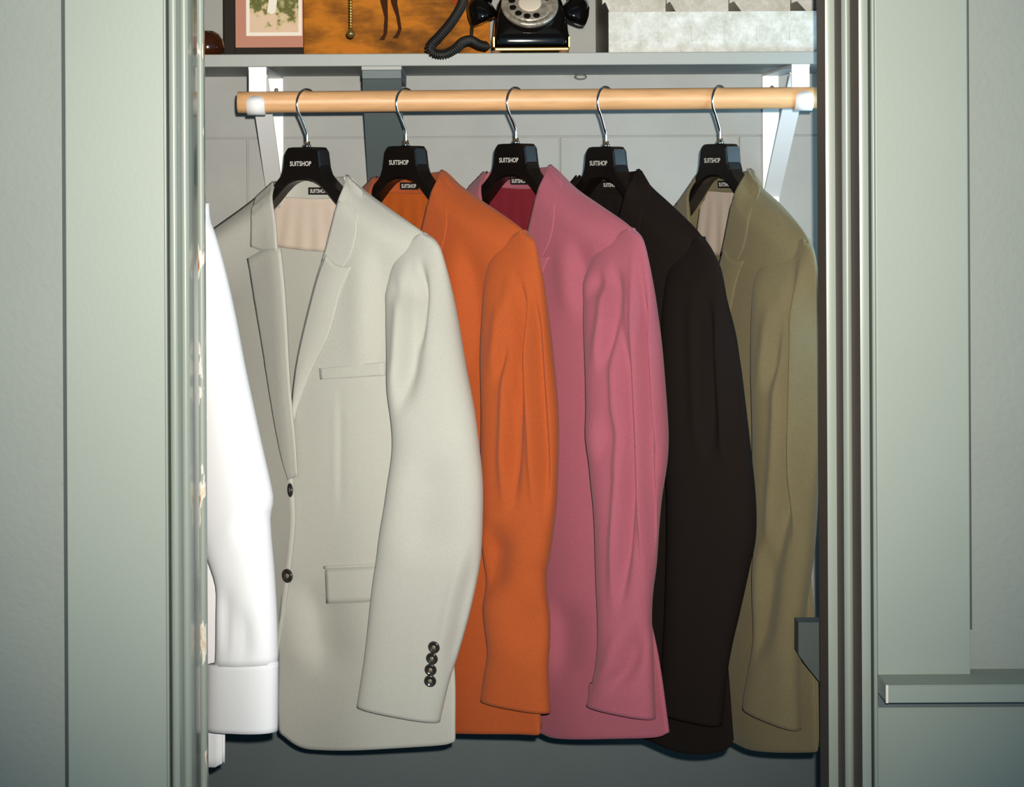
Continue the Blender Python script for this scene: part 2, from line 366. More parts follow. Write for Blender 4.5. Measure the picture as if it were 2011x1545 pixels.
def white_bracket(pxf, label):
    x = X(pxf, DS+0.015); br = thing('shelf_bracket', label, 'bracket', (x, DW-0.004, 1.48), 'white steel shelf brackets')
    zr = rodz(x); wd = 0.0256
    box('wall_leg', (x-wd/2, DW-0.004, 1.430), (x+wd/2, DW, ZS0), 'white', br, bev=0.0008)
    box('top_leg', (x-wd/2, DS+0.012, ZS0-0.0035), (x+wd/2, DW, ZS0), 'white', br)
    box('front_plate', (x-wd/2, DR+RR+0.001, zr-0.006), (x+wd/2, DR+RR+0.0045, ZS0-0.002), 'white', br, bev=0.0006)
    strip_solid('strut', [(DS+0.03, ZS0-0.012), (DW-0.004, 1.462)], wd, 0.004, 'white', br, x)
    # cup: bent strip under and in front of the rod, with a rounded lip
    vs, fs = [], []; rows = 22
    for i in range(rows):
        a = math.radians(0 - 208*i/(rows-1)); k = i/(rows-1)
        hw = wd/2 * (1 if k < 0.86 else math.sqrt(max(0.05, 1-((k-0.86)/0.15)**2)))
        for r in (RR+0.0008, RR+0.0033):
            for s in (-1, 1): vs.append((x+s*hw, DR+math.cos(a)*r, zr+math.sin(a)*r))
    for i in range(rows-1):
        A, B = 4*i, 4*i+4
        for k, l in ((0, 1), (1, 3), (3, 2), (2, 0)): fs.append((A+k, A+l, B+l, B+k))
    fs.append((0, 1, 3, 2)); fs.append(tuple(4*(rows-1)+k for k in (0, 2, 3, 1)))
    pyd('rod_cup', vs, fs, 'white', br, True)
    for zz in (1.632, 1.626):
        lathe('screw', [(0.0032, 0), (0.0032, 0.0008), (0.002, 0.0014)], (x+0.002, DW-0.0042, zz), (0, -1, 0), 'iron', br, 12)
white_bracket(507, 'white steel bracket at the left end of the rod')
white_bracket(1573, 'white steel bracket at the right end of the rod')
x = X(750, DS); cb = thing('shelf_brace', 'wide slate painted wooden brace under the shelf middle', 'bracket', (x, DW, 1.40))
box('brace_head', (x-0.0285, DS+0.006, ZS0-0.005), (x+0.0285, DW, ZS0), 'shelf', cb)
box('brace_block', (x-0.0282, DS+0.010, ZS0-0.0175), (x+0.0282, DW, ZS0-0.005), 'slate', cb, bev=0.001)
strip_solid('brace_strut', [(DS+0.024, ZS0-0.016), (DW-0.006, 1.40)], 0.056, 0.018, 'slate', cb, x)
hk = thing('screw_eye', 'small rusty hook under the shelf behind the rod', 'hook', at(1140, 151, DW))
tube('eye_ring', [at(1140, 151, DW-0.010) + Vector((0.009*math.cos(a), 0, 0.0035*math.sin(a))) for a in [2*PI*i/20 for i in range(21)]], 0.0012, 'iron', hk, 6)
tube('eye_shank', [at(1131, 152, DW-0.010), at(1131, 152, DW+0.004)], 0.0013, 'iron', hk, 6)

# ================================================================== GARMENTS
class Fr:
    def __init__(s, px, py, D, deg):
        a = math.radians(deg); s.P = at(px, py, D); s.U = Vector((math.cos(a), -math.sin(a), 0)); s.N = Vector((-math.sin(a), -math.cos(a), 0)); s.th = a
    def uz(s, px, py, wv=0.0):
        k, q = unroll(px, py)
        u = (k*(s.P.y+wv*s.N.y) - s.P.x - wv*s.N.x)/(s.U.x-k*s.U.y)
        y = s.P.y + u*s.U.y + wv*s.N.y
        return Vector((u, HC-q*y))
    def W(s, u, z, wv): return Vector((s.P.x+u*s.U.x+wv*s.N.x, s.P.y+u*s.U.y+wv*s.N.y, z))
    def loc(s, p):
        d = Vector(p)-s.P; return d.dot(s.U), p[2], d.dot(s.N)
def ss(x): x = min(1, max(0, x)); return x*x*(3-2*x)
def crease_amt(px, py, cr):
    a = 0.0
    for pts, wd, dep in cr:
        y0, y1 = pts[0][1], pts[-1][1]
        if py < y0-25 or py > y1+25: continue
        for (xa, ya), (xb, yb) in zip(pts, pts[1:]):
            if ya <= py <= yb or (py < y0 and (xa, ya) == tuple(pts[0])) or (py > y1 and (xb, yb) == tuple(pts[-1])):
                xx = xa + (xb-xa)*(py-ya)/max(1e-6, yb-ya)
                d = (px-xx)/wd; ln = y1-y0
                fade = ss((py-y0+25)/(45+0.22*ln)) * ss((y1+25-py)/(45+0.22*ln))
                v = math.exp(-(d/1.15)**2) if d < 0 else math.exp(-(d/2.4)**2)     # steep on one side, soft on the other
                a += 2.5*dep*(v - 0.45*math.exp(-((d+2.4)/1.6)**2))*fade
                break
    return a
def grid_obj(name, rows, m, parent, thick=0.0, creases=None, N=None, close=False):
    n, k = len(rows), len(rows[0]); vs = []
    for r in rows:
        for p in r:
            if creases:
                q = proj(p); p = p - N*crease_amt(q[0], q[1], creases)
            vs.append(p)
    fs = []
    for i in range(n-1):
        for j in range(k if close else k-1):
            fs.append((i*k+j, i*k+(j+1) % k, (i+1)*k+(j+1) % k, (i+1)*k+j))
    me = bpy.data.meshes.new(name); me.from_pydata([tuple(v) for v in vs], [], fs); me.update()
    o = link(name, me, m, parent, True)
    if thick:
        sd = o.modifiers.new('thickness', 'SOLIDIFY'); sd.thickness = thick; sd.offset = 0
    return o
def coons(top, bot, lef, rig, n, m):
    """curves of (u,z); returns n+1 rows of m+1 (u,z,s,t)"""
    T, B = cat(top, m+1), cat(bot, m+1); L, R = cat(lef, n+1), cat(rig, n+1); out = []
    c00, c10, c01, c11 = T[0], T[-1], B[0], B[-1]
    for i in range(n+1):
        t = i/n; row = []
        for j in range(m+1):
            s = j/m
            p = (1-t)*T[j] + t*B[j] + (1-s)*L[i] + s*R[i] - ((1-s)*(1-t)*c00 + s*(1-t)*c10 + (1-s)*t*c01 + s*t*c11)
            row.append((p.x, p.y, s, t))
        out.append(row)
    return out
def rise(t, k=0.055): return math.sin(min(1, t/k)*PI/2)
def patch(name, fr, top, bot, lef, rig, wf, m, parent, n=40, k=20, thick=0.0025, creases=None):
    rows = [[fr.W(u, z, wf(s, t, u, z)) for u, z, s, t in r] for r in coons(top, bot, lef, rig, n, k)]
    return grid_obj(name, rows, m, parent, thick, creases, fr.N)
from mathutils.kdtree import KDTree
class Surf:
    """height lookup over a cloth panel, so that flaps and lapels lie on it"""
    def __init__(s, fr, top, bot, lef, rig, wf):
        g = [p for r in coons(top, bot, lef, rig, 60, 30) for p in r]; s.w = [wf(a[2], a[3], a[0], a[1]) for a in g]
        s.k = KDTree(len(g))
        for i, a in enumerate(g): s.k.insert((a[0], a[1], 0), i)
        s.k.balance()
    def __call__(s, u, z):
        tw = tv = 0
        for co, i, d in s.k.find_n((u, z, 0), 14): q = 1/(d+0.008)**2; tw += q; tv += q*s.w[i]
        return tv/tw
def sleeve(name, fr, Lc, Rc, wc, bd, m, parent, creases=None, n=150, seg=150, cuff_in=True, flat=0.78, alpha=0.0):
    """Lc, Rc: (u,z) edge curves; wc(t) centre offset, bd(t) half depth"""
    L, R = cat(Lc, n+1), cat(Rc, n+1); rows = []
    for i in range(n+1):
        t = i/n; c = (L[i]+R[i])/2; h = (R[i]-L[i])/2; b = bd(t); w0 = wc(t)
        wp = fr.W(c.x, c.y, w0); kk = wp.x/wp.y
        g = fr.U.x-kk*fr.U.y; hh = fr.N.x-kk*fr.N.y
        a = h.length; al = math.radians(alpha)*ss(t/0.22)
        ge = g*math.cos(al)-hh*math.sin(al); gn = g*math.sin(al)+hh*math.cos(al)
        f = math.sqrt(max((0.45*a*g)**2, (a*g)**2-(b*gn)**2))/(a*ge) if a > 1e-5 else 1
        hw = math.copysign(abs(h.x), 1)
        row = []
        for j in range(seg):
            ph = 2*PI*j/seg; cx, sx = math.cos(ph), math.sin(ph)
            ex = math.copysign(abs(cx)**flat, cx); ey = math.copysign(abs(sx)**0.9, sx)
            uu, ww = c.x + h.x*f*ex*math.cos(al), w0 - hw*f*ex*math.sin(al)
            d0_ = fr.P.y + (c.x+h.x*ex)*fr.U.y + w0*fr.N.y; d1_ = fr.P.y + uu*fr.U.y + ww*fr.N.y
            zz = HC - (HC-(c.y+h.y*ex))*d1_/d0_
            row.append(fr.W(uu + ey*b*math.sin(al), zz, ww + ey*b*math.cos(al)))
        rows.append(row)
    top = sum(rows[0], Vector())/seg
    rows.insert(0, [top.lerp(p, 0.5) for p in rows[0]]); rows.insert(0, [top + (p-top)*0.02 for p in rows[0]])
    if cuff_in:   # hem turned inside the opening
        last = rows[-1]; cc = sum(last, Vector())/seg
        rows.append([cc + (p-cc)*0.94 for p in last]); rows.append([cc + (p-cc)*0.90 + Vector((0, 0, 0.03)) for p in last])
        rows.append([cc + (p-cc)*0.05 + Vector((0, 0, 0.035)) for p in last])
    return grid_obj(name, rows, m, parent, 0, creases, fr.N, True)

# ---- hangers
HOOKDIR = Vector((-0.60, -0.80, 0)).normalized()
def hanger(fr, ztop, label, hookdx=0):
    P = fr.P; h = thing('coat_hanger', label, 'hanger', (P.x, P.y, ztop), 'black suit hangers on the rod')
    st = [(0, 0, -.0470, .0125), (.010, 0, -.0473, .0125), (.020, 0, -.0495, .0125), (.0285, -.0008, -.0530, .0125), (.0310, -.004, -.0545, .0125), (.0345, -.026, -.0568, .0125), (.0385, -.036, -.0600, .0125),
          (.046, -.0440, -.0660, .0125), (.060, -.0560, -.079, .0125), (.085, -.074, -.100, .0125), (.12, -.096, -.124, .0135), (.16, -.120, -.143, .0145), (.185, -.136, -.153, .0145), (.195, -.143, -.154, .012), (.199, -.147, -.152, .008)]
    full = [(-u, a, b, t) for u, a, b, t in st[:0:-1]] + st; rows = []
    for u, a, b, t in full:
        a += ztop; b += ztop; c = min(0.0035, (a-b)*0.3, t*0.4)
        pr = [(t-c, a), (t, a-c), (t, b+c), (t-c, b), (-t+c, b), (-t, b+c), (-t, a-c), (-t+c, a)]
        rows.append([fr.W(u, z, wv) for wv, z in pr])
    n = len(rows); vs = [p for r in rows for p in r]; fs = []
    for i in range(n-1):
        for j in range(8): fs.append((i*8+j, i*8+(j+1) % 8, (i+1)*8+(j+1) % 8, (i+1)*8+j))
    fs.append(tuple(range(8))); fs.append(tuple(range((n-1)*8, n*8)))
    pyd('hanger_body', vs, fs, 'black_plastic', h)
    lathe('ferrule', [(0.0058, 0), (0.0058, 0.004), (0.0042, 0.005), (0.0042, 0.009)], (P.x, P.y, ztop-0.001), (0, 0, 1), 'chrome', h, 16)
    zr = rodz(P.x); R = 0.0215; cz = zr + RR + 0.0021 - R
    path = [Vector((0, ztop+0.004)), Vector((0, ztop+0.012)), Vector((0.0005, ztop+0.020)), Vector((0.004, ztop+0.027)), Vector((0.012, zr-0.024))]
    for a in range(-28, 196, 8): path.append(Vector((R*math.cos(math.radians(a)), cz+R*math.sin(math.radians(a)))))
    path = cat(path, 90)
    tube('hook', [Vector((P.x, P.y, 0)) + HOOKDIR*p.x + Vector((0, 0, p.y)) for p in path], 0.0020, 'chrome', h, 10)
    text_obj('lettering', 'SUITSHOP', 0.041, 0.0068, lambda u, v, d: fr.W(u-0.001, ztop-0.0235+v, 0.0125+d), 'ink_white', h)
    return h

# ---- jackets
G = {}   # curves of the first jacket, relative to its pivot, reused for the hidden halves of the others
def jacket(key, stem, deg, neck_y, label, hlabel, shoulder, side, hem, sl, sr, creases=None, first=False, lscale=1.0, lining=None, sleeve_b=(0.007, 0.0285, 0.018), body_creases=None, name='suit_jacket', sleeve_w=0.037, tagdu=-0.008):
    fr = Fr(stem[0], stem[1], DR, deg); P = fr.P
    ztop = P.z
    hanger(fr, ztop, hlabel)
    W0 = 0.033
    if first:
        def q(pts, wv, heads=()): return [fr.uz(x, y, heads[i] if i < len(heads) else wv) - Vector((0, ztop)) for i, (x, y) in enumerate(pts)]
        G['innerR'] = q([(678,344),(667,381),(645,470),(617,562),(585,698),(573,800),(570,900),(565,1000),(560,1130),(552,1250),(546,1360),(547,1415)], W0, (0.003, 0.030))
        G['lapR_in'] = q([(638,500),(617,562),(585,698),(573,800),(575,824)], 0.040)
        G['lapR_out'] = q([(688,524),(668,571),(645,656),(611,727),(582,801),(577,826)], 0.038)
        G['lapR_top'] = q([(638,500),(660,520),(688,524)], 0.040)
        G['colR_in'] = q([(679,344),(667,381),(645,470),(634,512)], 0.036, (0.005, 0.032))
        G['colR_out'] = q([(714,374),(706,440),(692,492),(674,527)], 0.036, (0.005, 0.030))
        G['colR_top'] = q([(679,344),(697,358),(714,374)], 0.005)
        G['colR_bot'] = q([(634,512),(652,522),(674,527)], 0.036)
        G['shL'] = q([(540,356),(483,404),(422,448),(390,474),(376,492)], 0.0)
        G['sideL'] = q([(376,492),(398,600),(405,800),(400,1000),(388,1200),(380,1395)], -0.015)
        G['innerL'] = q([(540,356),(537,380),(538,423),(543,479),(552,562),(560,687),(571,800),(577,860),(581,935),(586,1006),(583,1060),(575,1130),(562,1220),(545,1330),(528,1400)], W0, (0.003, 0.022))
        G['hemL'] = q([(528,1400),(500,1412),(460,1408),(380,1395)], W0*0.5)
        G['lapL_in'] = q([(545,488),(552,562),(560,687),(571,800),(577,860),(581,935)], 0.046)
        G['lapL_out'] = q([(480,508),(484,560),(497,630),(513,700),(538,800),(560,890),(579,940)], 0.026)
        G['lapL_top'] = q([(545,488),(515,490),(480,508)], 0.043)
        G['colL_in'] = q([(540,356),(537,380),(538,423),(545,494)], 0.040, (0.005, 0.026))
        G['colL_out'] = q([(506,386),(496,430),(490,484)], 0.030, (0.004,))
        G['colL_top'] = q([(540,356),(522,370),(506,384)], 0.005)
        G['colL_bot'] = q([(545,494),(515,492),(490,484)], 0.040)
        G['sleeveR_L'] = q(sl, 0.03); G['sleeveR_R'] = q(sr, 0.03)
        G['neckR'] = G['innerR'][0].copy()
    # shift the shared curves so that the collar corner lands where this jacket shows it
    nk = fr.uz(neck_y[0], neck_y[1], 0.003); off = nk - (G['neckR'] + Vector((0, ztop)))
    def g(k): return [p + Vector((0, ztop)) + off for p in G[k]]
    def gl(k): return [Vector((p.x*lscale, p.y)) + Vector((0, ztop)) + Vector((off.x*0.3, off.y)) for p in G[k]]
    def q(pts, wv): return [fr.uz(x, y, wv) for x, y in pts]
    root = thing(name, label, 'jacket', (P.x, P.y, 0.70), 'suit jackets hanging on the rod')
    m = key; cr = creases or []; bc = body_creases or []
    # viewer-right front panel
    inner = g('innerR'); hm = [fr.uz(x, y, W0*0.9*(1-(i/(len(hem)-1))**2.5)) for i, (x, y) in enumerate(hem)]; inner = inner[:-1] + [hm[0]] if not first else inner + [hm[0]]
    shR = [inner[0]] + q(shoulder, 0.0); sd = q(side, 0.0); sd[0] = shR[-1]; sd[-1] = hm[-1]
    def wfront(s, t, u=0, z=0): return W0*rise(t)*(1 - 0.96*s**3.2) + 0.004*math.sin(PI*t)*math.sin(PI*s) + 0.003*math.sin(9*s+3*t)*ss((t-0.35)/0.5)
    patch('front_panel', fr, shR, hm, inner, sd, wfront, m, root, 140, 60, 0.003, bc)
    SR1 = Surf(fr, shR, hm, inner, sd, wfront)
    # viewer-left front panel, lying over the right one
    il = gl('innerL'); shl = gl('shL'); sdl = gl('sideL'); hl = gl('hemL'); shl[0] = il[0]; sdl[0] = shl[-1]; hl[0] = il[-1]; hl[-1] = sdl[-1]
    def wleft(s, t, u=0, z=0): return (W0+0.007*ss((t-.25)/.2))*rise(t) - (0.054*s**0.9+0.006*s**4)*ss(t/0.16) + 0.001
    patch('front_panel', fr, shl, hl, il, sdl, wleft, m, root, 90, 22, 0.003)
    SL1 = Surf(fr, shl, hl, il, sdl, wleft)
    # back panel
    top = shl[::-1] + [Vector((il[0].x*0.5, il[0].y-0.010)), Vector((0.0, inner[0].y-0.018)), Vector((inner[0].x*0.5, inner[0].y-0.010))] + shR
    bl = [p + Vector((0, 0.012)) for p in (hl[1:][::-1] + hm)]; bl[0] = sdl[-1]; bl[-1] = sd[-1]
    patch('back_panel', fr, top, bl, sdl, sd, lambda s, t, u=0, z=0: -0.024*(1-s)**4*ss(t/0.16) - 0.030*(1-abs(2*s-1)**3.0)*(rise(t, 0.07) + (1-rise(t, 0.07))*0.85*(1-ss((abs(u)-0.045)/0.03))), m, root, 90, 60, 0.003)
    # lining yoke and collar stand seen inside the neck
    zn = inner[0].y
    lt = [Vector((-0.075, zn-0.026)), Vector((0.0, zn-0.030)), Vector((0.075, zn-0.026))]
    zb = lining or 0.106
    lb = [Vector((-0.105, zn-zb+0.004)), Vector((0.0, zn-zb-0.003)), Vector((0.105, zn-zb+0.002))]
    patch('lining', fr, lt, lb, [lt[0], lb[0]], [lt[-1], lb[-1]], lambda s, t, u=0, z=0: -0.0185-0.004*t + 0.0008*math.sin(40*s)*t, m+'_lining', root, 14, 40, 0.001)
    ct = [Vector((-0.066, zn-0.027)), Vector((-0.03, zn-0.007)), Vector((0.0, zn-0.006)), Vector((0.03, zn-0.004)), Vector((0.070, zn-0.002))]
    cb_ = [Vector((-0.070, zn-0.031)), Vector((0.0, zn-0.034)), Vector((0.074, zn-0.030))]
    patch('collar_stand', fr, ct, cb_, [ct[0], cb_[0]], [ct[-1], cb_[-1]], lambda s, t, u=0, z=0: -0.0215 + 0.020*abs(2*s-1)**3*(1-t*0.6) + 0.0045*t, m, root, 8, 30, 0.003)
    # back collar fall, outside
    cf = [Vector((-0.074, zn-0.046)), Vector((0.0, zn-0.045)), Vector((0.080, zn-0.030))]
    patch('back_collar', fr, ct, cf, [ct[0], cf[0]], [ct[-1], cf[-1]], lambda s, t, u=0, z=0: -0.0235 + 0.020*abs(2*s-1)**3 - 0.014*math.sin(t*PI/2), m, root, 8, 30, 0.003)
    # tag
    tw, tz, thh = -0.0165, zn-0.0225, 0.0105
    bmq = bmesh.new(); vv = [bmq.verts.new(fr.W(u+tagdu, tz+z, tw+wv)) for wv in (0, 0.0008) for u, z in ((-.0225, -thh/2), (.0165, -thh/2), (.0165, thh/2), (-.0225, thh/2))]
    for f in ((0,3,2,1),(4,5,6,7),(0,1,5,4),(1,2,6,5),(2,3,7,6),(3,0,4,7)): bmq.faces.new([vv[i] for i in f])
    tg = bmo('neck_tag', bmq, 'tag_black', root); tag(tg, 'black woven neck tag')
    text_obj('lettering', 'SUITSHOP', 0.031, 0.0056, lambda u, v, d: fr.W(u-0.003+tagdu, tz+v, tw+0.0008+d), 'ink_white', tg)
    # collar and lapels
    a, b, c, d = g('colR_top'), g('colR_bot'), g('colR_in'), g('colR_out')
    patch('collar', fr, a, b, c, d, lambda s, t, u=0, z=0: SR1(u, z)+0.0010+0.0022*ss(t/0.3)+0.0025*(1-s)*t, m, root, 24, 12, 0.0016)
    a, b, c, d = g('lapR_top'), [g('lapR_in')[-1], g('lapR_out')[-1]], g('lapR_in'), g('lapR_out')
    patch('lapel', fr, a, b, c, d, lambda s, t, u=0, z=0: SR1(u, z)+0.0026+0.0035*math.cos(s*PI/2)+0.0015*math.sin(PI*s), m, root, 36, 12, 0.0016)
    a, b, c, d = gl('colL_top'), gl('colL_bot'), gl('colL_in'), gl('colL_out')
    patch('collar', fr, a, b, c, d, lambda s, t, u=0, z=0: SL1(u, z)+0.0010+0.0026*ss(t/0.3)+0.004*(1-s)*t, m, root, 24, 12, 0.0025)
    a, b, c, d = gl('lapL_top'), [gl('lapL_in')[-1], gl('lapL_out')[-1]], gl('lapL_in'), gl('lapL_out')
    patch('lapel', fr, a, b, c, d, lambda s, t, u=0, z=0: SL1(u, z)+0.0018+0.006*(1-s)**0.7*(1-0.6*t), m, root, 36, 12, 0.0025)
    # sleeves
    b0, b1, b2 = sleeve_b
    def wc(t): return 0.001 + sleeve_w*ss(t/0.45)
    def bd(t): return b0 + (b1-b0)*ss(t/0.25) + (b2-b1)*ss((t-0.5)/0.5)
    nr = 73; SL, SR_ = cat([(x, y, 0) for x, y in sl], nr), cat([(x, y, 0) for x, y in sr], nr)
    Lc = [fr.uz(p.x, p.y, wc(i/(nr-1))) for i, p in enumerate(SL)]; Rc = [fr.uz(p.x, p.y, wc(i/(nr-1))) for i, p in enumerate(SR_)]
    sv = sleeve('sleeve', fr, Lc, Rc, wc, bd, m, root, cr, alpha=20)
    gL = [Vector((p.x, p.y)) for p in G['sleeveR_L']]; gR = [Vector((p.x, p.y)) for p in G['sleeveR_R']]
    mx = shl[-1].x + 0.012; k0 = max(p.x for p in gR[:4])
    FL = [Vector((mx - (p.x-k0)*0.30 - 0.02*i/len(gR)*lscale, p.y+ztop+off.y-0.006)) for i, p in enumerate(gR)]
    FR = [Vector((mx - (p.x-k0)*0.80*lscale, p.y+ztop+off.y-0.006)) for i, p in enumerate(gL)]
    sleeve('sleeve', fr, [Vector((min(a.x, b.x), a.y)) for a, b in zip(cat(FL, 30), cat(FR, 30))], [Vector((max(a.x, b.x)+0.02, b.y)) for a, b in zip(cat(FL, 30), cat(FR, 30))],
           lambda t: -0.012-0.022*ss(t/0.25), lambda t: 0.008+0.014*ss(t/0.2), m, root, None, 40, 28)
    return fr, root, SR1, SL1, sv

def button(fr, px, py, wv, parent, r=0.0095, tilt=None, name='button', pos=None):
    u, z = fr.uz(px, py, wv); c = pos if pos is not None else fr.W(u, z, wv); ax = tilt or fr.N
    b = lathe(name, [(r*0.9, 0), (r, 0.0012), (r*0.98, 0.0030), (r*0.78, 0.0036), (r*0.68, 0.0027), (0.0001, 0.0023)], c, ax, 'button', parent, 22)
    lathe('button_centre', [(r*0.36, 0.0024), (r*0.34, 0.0030), (r*0.1, 0.0031)], c, ax, 'button_pale', b, 14)
    return b

# pale grey-green jacket
fr, gj, surR, surL, gsv = jacket('gray', (603, 289), 38, (679, 344), 'pale grey-green suit jacket at the front with four cuff buttons', 'black plastic hanger holding the pale grey jacket',
    shoulder=[(714,374),(762,409),(812,443),(838,461)],
    side=[(838,461),(815,560),(812,700),(822,850),(835,1000),(860,1150),(890,1300),(893,1442)],
    hem=[(553,1437),(590,1465),(640,1471),(760,1468),(860,1465),(893,1455)],
    sl=[(830,456),(812,466),(797,480),(780,505),(766,545),(760,600),(762,698),(766,790),(772,870),(764,960),(746,1070),(733,1148),(718,1281),(702,1386)],
    sr=[(836,459),(850,467),(862,481),(871,504),(887,562),(901,625),(917,720),(932,800),(941,870),(948,940),(949,1000),(946,1080),(936,1140),(923,1200),(902,1271),(885,1330),(865,1417)],
    creases=[([(812,520),(808,600),(801,700),(788,800)], 9, 0.007), ([(825,520),(822,600),(815,680)], 5, 0.004), ([(782,560),(790,590)], 14, 0.003),
             ([(930,1080),(905,1180),(884,1280),(880,1330)], 8, 0.003), ([(845,900),(830,1000),(820,1100)], 28, 0.003)],
    body_creases=[([(668,770),(668,1000)], 4, 0.0005), ([(612,1150),(622,1230),(640,1320)], 22, 0.004), ([(745,480),(748,640),(742,740)], 16, 0.003)], first=True, tagdu=0.010)
from mathutils.bvhtree import BVHTree
_bv = BVHTree.FromPolygons([v.co.copy() for v in gsv.data.vertices], [tuple(p.vertices) for p in gsv.data.polygons])
for (bx_, by_) in ((853,1270),(849,1292),(846,1314),(845,1336)):
    tgt = at(bx_, by_, 2.7); o_ = Vector((0, 0, HC)); hit, nn, _i, _d = _bv.ray_cast(o_, (tgt-o_).normalized())
    if hit is None: continue
    if nn.y > 0: nn = -nn
    c_ = button(fr, bx_, by_, 0.0, gj, 0.0082, nn, 'cuff_button', hit - nn*0.0003)
tl = (fr.N*0.85 - fr.U*0.5).normalized()
button(fr, 572, 962, 0.0425, gj, 0.0098, tl); button(fr, 566, 1130, 0.0425, gj, 0.0098)
# flap pocket and breast welt
def on_panel(name, pts, th, m, parent, n=6, k=16, thick=0.002):
    c4 = [fr.uz(x, y, 0.036) for x, y in pts]
    rows = [[fr.W(u, z, surR(u, z)+0.0016+th) for u, z, s_, t_ in r] for r in coons([c4[0], c4[1]], [c4[3], c4[2]], [c4[0], c4[3]], [c4[1], c4[2]], n, k)]
    o = grid_obj(name, rows, m, parent, thick)
    return o
on_panel('pocket_flap', [(640,1118),(770,1113),(770,1180),(642,1184)], 0.0026, 'gray', gj)
on_panel('pocket_piping', [(636,1111),(770,1106),(770,1111),(636,1116.5)], 0.0016, 'gray', gj, 3)
on_panel('breast_pocket', [(628,723),(742,712),(743,739),(630,745)], 0.0007, 'gray', gj, thick=0.0008)
# burnt orange jacket
jacket('orange', (797, 286.5), 46, (864, 334), 'burnt orange suit jacket beside the pale grey jacket', 'black plastic hanger holding the burnt orange jacket',
    shoulder=[(905,366),(950,398),(1001,432),(1033,456)],
    side=[(1033,456),(1010,560),(1000,700),(1005,900),(1020,1100),(1045,1280),(1060,1436)],
    hem=[(765,1425),(800,1438),(897,1438),(1000,1444),(1045,1446),(1060,1436)],
    sl=[(1026,451),(1008,460),(990,471),(970,494),(955,546),(949,627),(946,700),(947,800),(946,900),(947,1000),(949,1100),(951,1194),(960,1268),(952,1322),(945,1374)],
    sr=[(1031,454),(1041,462),(1050,474),(1059,510),(1072,575),(1085,672),(1096,788),(1098,860),(1096,940),(1092,1005),(1081,1089),(1074,1130),(1076,1217),(1078,1334),(1082,1399)],
    creases=[([(1012,540),(1010,640),(1008,760),(1003,900),(1004,1000)], 6, 0.0075), ([(1038,540),(1046,680),(1058,860),(1066,1020)], 6, 0.006), ([(1000,590),(994,660),(984,740)], 8, 0.005),
             ([(968,1040),(962,1110),(954,1170)], 14, 0.006), ([(1022,560),(1018,680)], 5, 0.004), ([(1040,1180),(1030,1290)], 24, 0.003)],
    body_creases=[([(915,480),(930,600),(934,720)], 14, 0.004)], sleeve_w=0.026)
# rose pink jacket
jacket('pink', (1013, 282), 50, (1076, 324), 'rose pink suit jacket with a wine red lining', 'black plastic hanger holding the rose pink jacket',
    shoulder=[(1131,371),(1178,404),(1220,432),(1246,452)],
    side=[(1246,452),(1225,560),(1215,700),(1225,900),(1250,1100),(1290,1280),(1313,1440)],
    hem=[(985,1415),(1015,1436),(1062,1438),(1100,1447),(1200,1449),(1280,1449),(1313,1438)],
    sl=[(1238,447),(1220,454),(1202,464),(1181,482),(1162,516),(1153,550),(1150,620),(1153,729),(1154,826),(1160,924),(1168,1010),(1171,1116),(1175,1252),(1169,1322),(1153,1383)],
    sr=[(1243,450),(1255,459),(1265,476),(1276,520),(1290,590),(1302,665),(1309,750),(1314,840),(1313,890),(1308,930),(1299,988),(1289,1090),(1283,1155),(1280,1217),(1283,1291),(1288,1411)],
    creases=[([(1216,620),(1222,740),(1228,860),(1230,940),(1222,1060),(1216,1200)], 6, 0.0075), ([(1254,500),(1256,640),(1262,780),(1268,940),(1276,1080),(1282,1150)], 5, 0.006),
             ([(1206,530),(1200,620),(1184,720)], 7, 0.006), ([(1176,545),(1168,575)], 12, 0.004), ([(1244,1240),(1225,1310),(1204,1350)], 12, 0.005), ([(1190,820),(1182,900)], 14, 0.003), ([(1275,600),(1286,760),(1294,900)], 7, -0.003)],
    body_creases=[([(1135,480),(1148,620)], 12, 0.004), ([(1100,1180),(1104,1330)], 18, 0.004)], lining=0.15)
# black jacket
jacket('black', (1190, 288), 57, (1250, 332), 'black suit jacket between the rose pink and olive jackets', 'black plastic hanger holding the black jacket',
    shoulder=[(1276,365),(1315,401),(1360,444),(1382,470)],
    side=[(1382,470),(1370,560),(1360,700),(1375,900),(1400,1100),(1425,1280),(1439,1452)],
    hem=[(1185,1420),(1220,1440),(1270,1450),(1300,1460),(1340,1476),(1380,1481),(1420,1473),(1439,1454)],
    sl=[(1376,464),(1360,472),(1343,486),(1325,510),(1312,550),(1305,620),(1305,720),(1308,820),(1310,920),(1312,1010),(1310,1110),(1306,1220),(1300,1320),(1294,1395)],
    sr=[(1380,467),(1393,482),(1406,505),(1418,534),(1430,595),(1446,686),(1457,740),(1471,855),(1484,972),(1485,1055),(1473,1116),(1454,1202),(1438,1270),(1428,1330),(1418,1425)],
    creases=[([(1380,560),(1384,720),(1392,900)], 8, 0.005), ([(1420,600),(1432,760),(1444,920)], 8, 0.005)])
